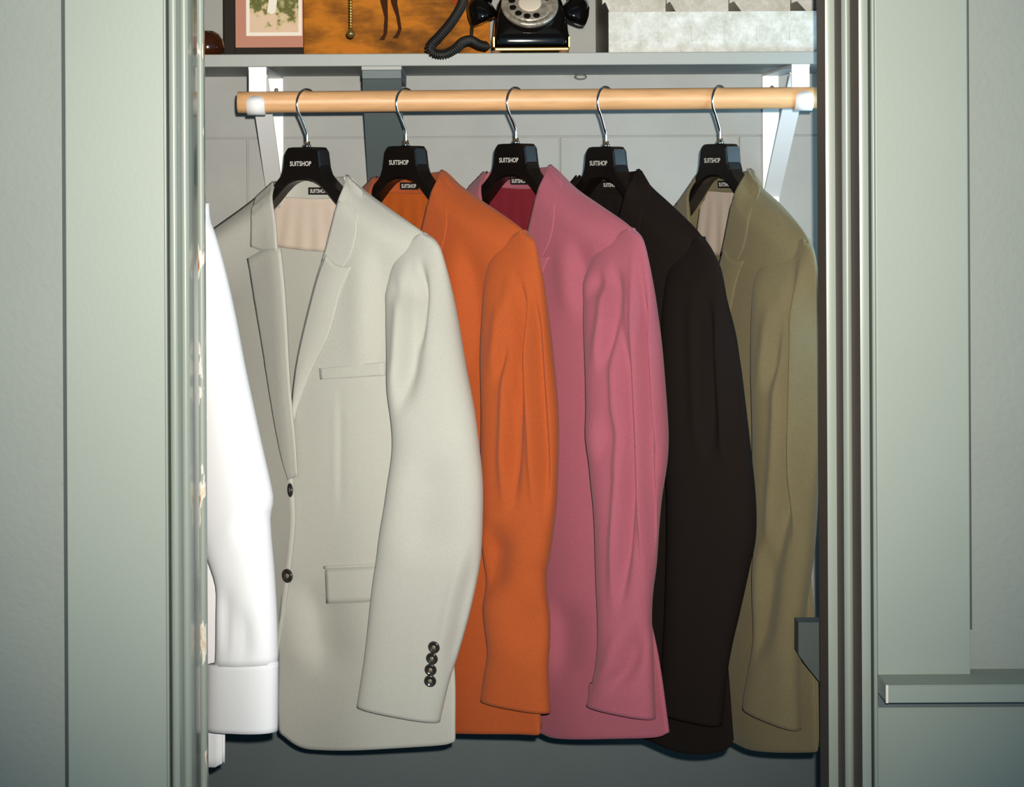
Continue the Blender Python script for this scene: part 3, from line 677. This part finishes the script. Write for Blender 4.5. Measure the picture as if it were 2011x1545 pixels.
# olive jacket
jacket('olive', (1414, 282.5), 64, (1468, 331), 'olive khaki suit jacket with taupe lining at the right end', 'black plastic hanger holding the olive jacket',
    shoulder=[(1491,365),(1534,404),(1574,450),(1590,476)],
    side=[(1590,476),(1580,560),(1572,700),(1578,900),(1585,1100),(1597,1280),(1604,1470)],
    hem=[(1398,1425),(1420,1448),(1440,1455),(1480,1469),(1530,1476),(1590,1478),(1604,1470)],
    sl=[(1582,468),(1564,470),(1543,476),(1518,490),(1498,522),(1488,552),(1484,600),(1481,690),(1480,800),(1480,900),(1482,1000),(1485,1080),(1484,1194),(1478,1272),(1463,1360),(1460,1388)],
    sr=[(1587,472),(1594,482),(1600,500),(1605,540),(1608,640),(1610,760),(1610,860),(1607,960),(1600,1080),(1586,1180),(1574,1272),(1571,1349),(1573,1434)],
    creases=[([(1530,600),(1522,680),(1510,760)], 8, 0.005), ([(1548,560),(1546,680),(1543,820),(1536,940),(1528,1040),(1520,1120)], 7, 0.007), ([(1574,500),(1568,700),(1565,900),(1560,1060)], 6, -0.006), ([(1590,520),(1588,760),(1584,980)], 8, 0.004),
             ([(1512,1060),(1500,1180),(1484,1300)], 9, 0.005)],
    lscale=0.84, lining=0.125, sleeve_b=(0.006, 0.027, 0.018))

# ---- white shirt, mostly behind the left jamb
sfr = Fr(185, 290, 2.78, 40); SP = sfr.P
srod = thing('short_rod', 'short beech rod behind the left jamb carrying the shirt', 'rod', (XL, 2.78, SP.z+0.062))
tube('rod_shaft', [(XL, 2.78, SP.z+0.062), (-0.44, 2.78, SP.z+0.062)], RR, 'beech', srod, 24)
shh = thing('coat_hanger', 'wooden hanger inside the white shirt behind the left jamb', 'hanger', (SP.x, SP.y, SP.z))
prism('hanger_body', [sfr.W(u, SP.z+z, -0.006) for u, z in ((-.19,-.105),(-.10,-.055),(-.03,-.012),(0,-.004),(.03,-.012),(.10,-.055),(.19,-.105),(.185,-.122),(.09,-.08),(0,-.035),(-.09,-.08),(-.185,-.122))], sfr.N*0.012, 0, 'beech', shh, bev=0.002)
pth = [Vector((0, SP.z-0.006)), Vector((0, SP.z+0.022)), Vector((0.006, SP.z+0.034))] + [Vector((0.0175*math.cos(math.radians(a)), SP.z+0.0625+0.0175*math.sin(math.radians(a)))) for a in range(-40, 190, 12)]
tube('hook', [Vector((SP.x, SP.y, 0)) + Vector((0, -1, 0))*p.x + Vector((0, 0, p.y)) for p in cat(pth, 60)], 0.0018, 'chrome', shh, 8)
st = thing('dress_shirt', 'white dress shirt with a buttoned cuff hanging behind the left jamb', 'shirt', (SP.x, SP.y, 0.67))
zt = SP.z - 0.055
def V2(*a): return Vector(a)
shR = [V2(.062, zt), V2(.12, zt-.03), V2(.19, zt-.075)]; shL_ = [V2(-.062, zt), V2(-.12, zt-.03), V2(-.19, zt-.075)]
tail = [sfr.uz(x, y, 0.0) for x, y in ((404, 1499), (441, 1497))]
sdR = [V2(.19, zt-.075)] + [sfr.uz(x, y, 0.0) for x, y in ((420,640),(440,900),(442,1150),(442,1330))] + [tail[1]]
zh = tail[1].y
sdL = [V2(-.19, zt-.075), V2(-.20, zt-.25), V2(-.20, zt-.5), V2(-.205, zh)]
fe = [V2(.062, zt), V2(.04, zt-.04), V2(.004, zt-.09), V2(0, zt-.3), V2(0, zt-.6), V2(0, zh)]
fe2 = [V2(-p.x, p.y) for p in fe]
def ws(s, t, u=0, z=0): return 0.028*rise(t, .08)*(1-0.8*s**3)+0.002*math.sin(14*s+4*t)*t
patch('front_panel', sfr, shR, [fe[-1], tail[0], tail[1]], fe, sdR, ws, 'shirt', st, 50, 20, 0.0012)
patch('front_panel', sfr, shL_, [fe2[-1], sdL[-1]], fe2, sdL, lambda s, t, u=0, z=0: ws(s, t)-0.002, 'shirt', st, 40, 16, 0.0012)
patch('back_panel', sfr, shL_[::-1]+[V2(0, zt+.004)]+shR, [sdL[-1], V2(0, zh), sdR[-1]], sdL, sdR, lambda s, t, u=0, z=0: -0.026*rise(t, .08)*(1-abs(2*s-1)**3), 'shirt', st, 40, 30, 0.0012)
ctp = [V2(-.06, zt+.028), V2(0, zt+.034), V2(.06, zt+.028)]; cbt = [V2(-.066, zt-.004), V2(0, zt), V2(.066, zt-.004)]
patch('collar', sfr, ctp, cbt, [ctp[0], cbt[0]], [ctp[-1], cbt[-1]], lambda s, t, u=0, z=0: -0.02+0.034*abs(2*s-1)**2, 'shirt', st, 8, 24, 0.0025)
for sg in (1, -1):
    a = [V2(.058*sg, zt+.03), V2(.072*sg, zt-.005)]; b = [V2(.012*sg, zt-.05), V2(.055*sg, zt-.065)]
    patch('collar_leaf', sfr, a, b, [a[0], V2(.03*sg, zt-.015), b[0]], [a[1], V2(.068*sg, zt-.04), b[1]], lambda s, t, u=0, z=0: 0.020+0.016*t, 'shirt', st, 12, 8, 0.002)
for i in range(6):
    c = sfr.W(0.002, zt-0.12-0.1*i, 0.0335); lathe('button', [(0.0052, 0), (0.0052, 0.0014), (0.004, 0.002), (0.0001, 0.0016)], c, sfr.N, 'white', st, 14)
def sx(pts, wv=0.028): return [sfr.uz(x, y, wv) for x, y in pts]
SRp = sx([(398,400),(420,455),(441,530),(461,620),(480,720),(498,805),(512,870),(531,955),(535,988),(528,1022),(532,1062),(538,1130),(543,1215),(545,1303)])
SLp = sx([(392,398),(376,430),(352,480),(338,560),(335,680),(345,800),(360,900),(385,1000),(407,1085),(422,1130),(428,1160),(429,1210),(428,1260),(424,1303)])
sleeve('sleeve', sfr, SLp, SRp, lambda t: 0.028, lambda t: 0.014+0.016*ss(t/.3)-0.008*ss((t-.6)/.4), 'shirt', st, [([(440,1160),(446,1295)], 7, 0.002), ([(500,1020),(480,1050)], 14, 0.003), ([(470,1200),(476,1300)], 9, 0.002)], 60, 44, True)
cf = sleeve('cuff', sfr, sx([(410,1302),(409,1370),(408,1431)]), sx([(545,1302),(544.5,1370),(544,1437)]), lambda t: 0.028, lambda t: 0.020, 'shirt', st, None, 14, 44, True, flat=0.7)
sleeve('sleeve', sfr, [V2(-.20, zt-.07), V2(-.245, zt-.2), V2(-.265, zt-.45), V2(-.26, zt-.66)], [V2(-.185, zt-.07), V2(-.15, zt-.2), V2(-.155, zt-.45), V2(-.175, zt-.66)], lambda t: 0.0, lambda t: 0.014+0.012*ss(t/.3), 'shirt', st, None, 30, 24, True)

# ================================================================== THINGS ON THE SHELF
ZSH = ZS1
# brown wooden ornament
D = 2.905; c = at(420, 90, D); bw = lathe('wooden_ornament', [(0.012, 0), (0.020, 0.002), (0.0235, 0.008), (0.0245, 0.016), (0.0225, 0.026), (0.017, 0.034), (0.009, 0.0385), (0.0005, 0.040)], (X(409, D), D, ZSH), (0, 0, 1), 'brownwood')
tag(bw, 'small glossy dark brown wooden dome at the left end of the shelf', 'ornament')
# framed print
D = 3.03; x0, x1 = X(440, D), X(640, D); z0, z1 = ZSH, Z(-160, D)
fm = thing('framed_print', 'dark framed landscape print with a dusty rose mat', 'picture', ((x0+x1)/2, D, z0))
fwl, fwb = X(463, D)-x0, Z(91, D)-z0
box('frame_rail', (x0, D, z0), (x0+fwl, D+0.022, z1), 'ebony', fm, bev=0.002); box('frame_rail', (x1-fwl, D, z0), (x1, D+0.022, z1), 'ebony', fm, bev=0.002)
box('frame_rail', (x0+fwl-0.001, D+0.0005, z0), (x1-fwl+0.001, D+0.022, z0+fwb), 'ebony', fm, bev=0.002); box('frame_rail', (x0+fwl-0.001, D+0.0005, z1-fwl), (x1-fwl+0.001, D+0.022, z1), 'ebony', fm, bev=0.002)
box('mat_board', (x0+fwl-0.001, D+0.008, z0+fwb-0.001), (x1-fwl+0.001, D+0.012, z1-fwl+0.001), 'mat_rose', fm)
box('print_border', (X(484, D), D+0.0072, Z(68, D)), (X(594, D), D+0.0079, Z(-120, D)), 'mat_white', fm)
pr = box('print_sheet', (X(491, D), D+0.0066, Z(61, D)), (X(587, D), D+0.0071, Z(-113, D)), 'print', fm)
pr.data.transform(Matrix.Translation((-X(491, D), -D, -Z(61, D)))); pr.location = Vector((X(491, D), D, Z(61, D))) - fm.location
path = [(525,22),(530,-10),(536,-40),(546,-40),(545,0),(542,22),(534,25)]
prism('painted_path', [(X(a, D), D+0.0064, Z(b, D)) for a, b in path], (0, 0.0002, 0), 0, 'mat_white', fm)
# canvas painting
D = 2.972; pt = thing('canvas_painting', 'unframed orange brown canvas painting of a horse', 'painting', (X(780, D), D, ZSH))
box('canvas', (X(597.5, D), D, ZSH), (X(964, D), D+0.018, ZSH+0.36), 'painting', pt, bev=0.0015)
def leg(pts, wd, m):
    L, Rr = [], []
    for (a, b), ww in zip(pts, wd): L.append((X(a-ww, D), D-0.0006, Z(b, D))); Rr.append((X(a+ww, D), D-0.0006, Z(b, D)))
    prism('painted_leg', L + Rr[::-1], (0, 0.0012, 0), 0, m, pt)
leg([(751,-70),(754,-20),(756,4),(760,34),(759,52),(758,66),(751,78)], [16,10,7,3.5,4,3.5,5], 'horse_leg')
leg([(772,-70),(774,-20),(776,6),(783,32),(787,56),(783,66),(777,75)], [12,9,6,3.5,3.5,4,5], 'horse_leg')
leg([(872,-100),(884,-50),(892,-20),(896,4),(899,13)], [22,16,11,7,2], 'horse_red')
hb_ = [(700,-300),(716,-296),(722,-270),(734,-225),(760,-205),(830,-205),(880,-200),(904,-175),(908,-130),(896,-80),(880,-60),(862,-100),(840,-108),(800,-102),(786,-80),(784,-20),(772,0),(766,-40),(758,-6),(746,-8),(742,-60),(730,-120),(712,-180),(700,-228),(684,-232),(672,-244),(674,-256)]
prism('painted_horse', [(X(a, D), D-0.0005, Z(b, D)) for a, b in hb_], (0, 0.0008, 0), 0, 'horse_red', pt)
# pull chain
D = 2.852; xc = X(690.5, D); zb = Z(65, D)
pc = thing('pull_chain', 'brass bead pull chain with a ball hanging before the painting', 'chain', (xc, D, zb))
vs, fs = [], []
zc = zb+0.008; n = 0
prof = []
while zc < ZT-0.215: prof += [(0.0014, zc), (0.0026, zc+0.0012), (0.0026, zc+0.0028), (0.0014, zc+0.004)]; zc += 0.004
lathe('chain', [(r, z-zb) for r, z in prof], (xc, D, zb), (0, 0, 1), 'brass', pc, 8)
lathe('ball', [(0.0001, -0.0066), (0.004, -0.0052), (0.0062, -0.002), (0.0066, 0), (0.0062, 0.002), (0.004, 0.0052), (0.0022, 0.0066), (0.002, 0.009)], (xc, D, zb), (0, 0, 1), 'brass', pc, 20)
lathe('ceiling_mount', [(0.03, 0), (0.03, 0.006), (0.02, 0.016), (0.02, 0.02)], (xc, D, ZT-0.22), (0, 0, 1), 'white', pc, 24)

# rotary telephone
D = 2.842; px_ = 1043
ph = thing('rotary_telephone', 'black rotary telephone with brass trim on the shelf', 'telephone', (X(px_, D+0.06), D+0.06, ZSH))
s = D/F
def phs(dx): return X(px_, D) + dx*s
zb = ZSH + 0.0035
# brass base plate, feet
box('base_trim', (phs(-71), D+0.001, zb), (phs(77), D+0.125, zb+0.0056), 'brass', ph, bev=0.0022, seg=3)
for dx in (-68, 66):
    for dy in (0.008, 0.11): lathe('foot', [(0.0065, 0), (0.0075, 0.002), (0.007, 0.0042)], (phs(dx), D+dy, ZSH), (0, 0, 1), 'cork', ph, 14)
# body: stacked rounded sections (half width, y front, y back, z)
secs = [(0.0550, 0.002, 0.122, 0.0085), (0.0560, 0.001, 0.124, 0.011), (0.0560, 0.001, 0.124, 0.021), (0.0545, 0.003, 0.122, 0.026), (0.0535, 0.006, 0.120, 0.034), (0.0525, 0.012, 0.118, 0.046), (0.050, 0.026, 0.114, 0.062), (0.046, 0.040, 0.108, 0.076), (0.036, 0.050, 0.102, 0.088), (0.030, 0.054, 0.098, 0.096)]
rows = []; xc = phs(3); seg = 40
for hw, y0, y1, zz in secs:
    r = []; cy, hy = D+(y0+y1)/2, (y1-y0)/2
    for k in range(seg):
        a = 2*PI*k/seg; ca, sa = math.cos(a), math.sin(a)
        r.append(Vector((xc+math.copysign(abs(ca)**0.28, ca)*hw, cy+math.copysign(abs(sa)**0.28, sa)*hy, ZSH+0.0035+zz)))
    rows.append(r)
vs = [p for r in rows for p in r]; fs = [(i*seg+k, i*seg+(k+1) % seg, (i+1)*seg+(k+1) % seg, (i+1)*seg+k) for i in range(len(rows)-1) for k in range(seg)]
fs.append(tuple(range((len(rows)-1)*seg, len(rows)*seg)))
pyd('body', vs, fs, 'phone_black', ph, True)
for dx in (-71.5, 76): box('corner_trim', (phs(dx)-0.0008, D+0.0002, zb+0.006), (phs(dx)+0.0008, D+0.003, zb+0.020), 'brass', ph)
# dial on the sloping face
dc = Vector((phs(0), D+0.0205, ZSH+0.0035+0.066)); dn = Vector((0, -0.78, 0.62)).normalized()
dc = dc + dn*0.002
lathe('dial_ring', [(0.040, -0.006), (0.0415, 0), (0.041, 0.003), (0.036, 0.0035), (0.034, 0.001), (0.0001, 0.0008)], dc, dn, 'dial_metal', ph, 48)
fw = lathe('finger_wheel', [(0.0335, 0.0012), (0.0335, 0.0034), (0.031, 0.004), (0.0195, 0.0048), (0.018, 0.0044), (0.0001, 0.0044)], dc, dn, 'dial_metal', ph, 48)
e1 = Vector((1, 0, 0)); e2 = dn.cross(e1)
for k in range(10):
    a = math.radians(-70+30*k+90); cc = dc + (e1*math.cos(a)+e2*math.sin(a))*0.0262 + dn*0.0043
    lathe('finger_hole', [(0.0050, 0), (0.0050, 0.0007), (0.0042, 0.0009), (0.0040, 0.0004), (0.0001, 0.0003)], cc, dn, 'phone_black', fw, 16)
lathe('dial_card', [(0.0165, 0.0044), (0.0165, 0.0054), (0.0150, 0.0060), (0.0001, 0.0060)], dc, dn, 'dial_card', ph, 32)
# cradle and handset
yh = D+0.062
box('cradle', (phs(-22), yh-0.022, ZSH+0.094), (phs(30), yh+0.022, ZSH+0.112), 'phone_black', ph, bev=0.005, seg=3)
hs = [(-100, 0.070), (-80, 0.104), (-45, 0.120), (0, 0.124), (45, 0.120), (82, 0.104), (100, 0.070)]
pth = cat([Vector((phs(3+a), yh, ZSH+h)) for a, h in hs], 40)
hb = tube('handset', pth, [0.0095+0.004*abs(i/39-0.5)*2 for i in range(40)], 'phone_black', ph, 18)
for sg, cx in ((-1, -103), (1, 100)):
    c0 = Vector((phs(cx), yh-0.006, ZSH+0.074))
    ax = Vector((-sg*0.42, -0.05, -0.9)).normalized()
    lathe('handset_cup', [(0.0001, -0.012), (0.010, -0.010), (0.0165, -0.002), (0.0205, 0.010), (0.0215, 0.020), (0.0205, 0.0245), (0.017, 0.0265), (0.0001, 0.027)], c0, ax, 'phone_black', hb, 28)
# curled cord
cd_pts = [at(912, -6, D+0.03), at(905, 14, D+0.010), at(886, 44, D-0.010), at(862, 72, D-0.022), at(845, 90, D-0.026), at(850, 104, D-0.026), at(872, 107, D-0.026), at(894, 96, D-0.020), at(908, 83, D-0.008), at(924, 79, D+0.006), at(942, 88, D+0.016), at(962, 92, D+0.024)]
cp = cat(cd_pts, 900); hel = []; nrm = Vector((0, 1, 0))
for i, p in enumerate(cp):
    t = (cp[min(i+1, 899)]-cp[max(i-1, 0)]).normalized(); nrm = (nrm-t*nrm.dot(t)).normalized(); bn = t.cross(nrm); a = i/900*2*PI*74
    k = 0.0058*min(1, i/25, (899-i)/25)
    hel.append(p + nrm*math.cos(a)*k + bn*math.sin(a)*k)
tube('cord', hel, 0.00155, 'cord', ph, 6)
tube('cord_core', cp[10:-10:6], 0.0045, 'cord', ph, 8)
tube('line_wire', [at(928, 34, D+0.05), at(927, 60, D+0.05), at(925, 84, D+0.03)], 0.0022, 'cord', ph, 8)

# galvanised compartment bin
D = 2.842; D2, D3 = 2.972, 3.108
bn = thing('metal_bin', 'galvanised metal compartment bin at the right end of the shelf', 'bin', (X(1400, D), D, ZSH))
xs_ = [X(1197, D), X(1328, D), X(1457, D), X(1584, D), X(1712, D)]
z1, z2 = Z(25, D), ZSH+0.14; th = 0.0012
def prof_side(x): return [(x, D, ZSH), (x, D3, ZSH), (x, D3, ZSH+0.24), (x, D2+0.05, ZSH+0.165), (x, D2, z2), (x, D2, ZSH+0.080), (x, D+0.075, Z(0, D)+0.002), (x, D, z1)]
prism('side_panel', prof_side(xs_[0]), (th, 0, 0), 0, 'galv_dark', bn); prism('side_panel', prof_side(xs_[4]), (-th, 0, 0), 0, 'galv_dark', bn)
for x in xs_[1:4]: prism('divider', prof_side(x-th/2), (th, 0, 0), 0, 'galv_dark', bn)
box('front_lip', (xs_[0]-0.0004, D-0.0012, ZSH), (xs_[4]+0.0004, D+0.0006, z1), 'galv', bn, bev=0.0004)
for i in range(4):
    box('tier_panel', (xs_[i]+th, D2-0.0008, ZSH), (xs_[i+1]-th/2, D2+0.0008, z2-0.001), 'galv', bn)
    # paper label holder pressed into the lip
    xm = (xs_[i]+xs_[i+1])/2
    for (a, b, c_, d_) in ((-.024, .024, .0165, .0172), (-.024, -.0233, .0165, .038), (.0233, .024, .0165, .038)):
        box('label_holder', (xm+a, D-0.0018, ZSH+c_), (xm+b, D-0.0010, ZSH+d_), 'galv', bn)
box('back_plate', (xs_[0], D3, ZSH), (xs_[4], D3+0.0015, ZSH+0.24), 'galv', bn)
box('bottom_plate', (xs_[0], D, ZSH), (xs_[4], D3, ZSH+0.001), 'galv', bn)

# painted rail end fixed inside the right jamb
D = 2.56
re = prism('rail_end', [at(1568, 1222, D), at(1568, 1284, D), at(1580, 1302, D), at(1604, 1332, D), at(1660, 1400, D), at(1660, 1222, D)], (0, 0.03, 0), 0, 'slate_deep')
tag(re, 'slate painted wooden rail end poking in at the right jamb', 'rail')
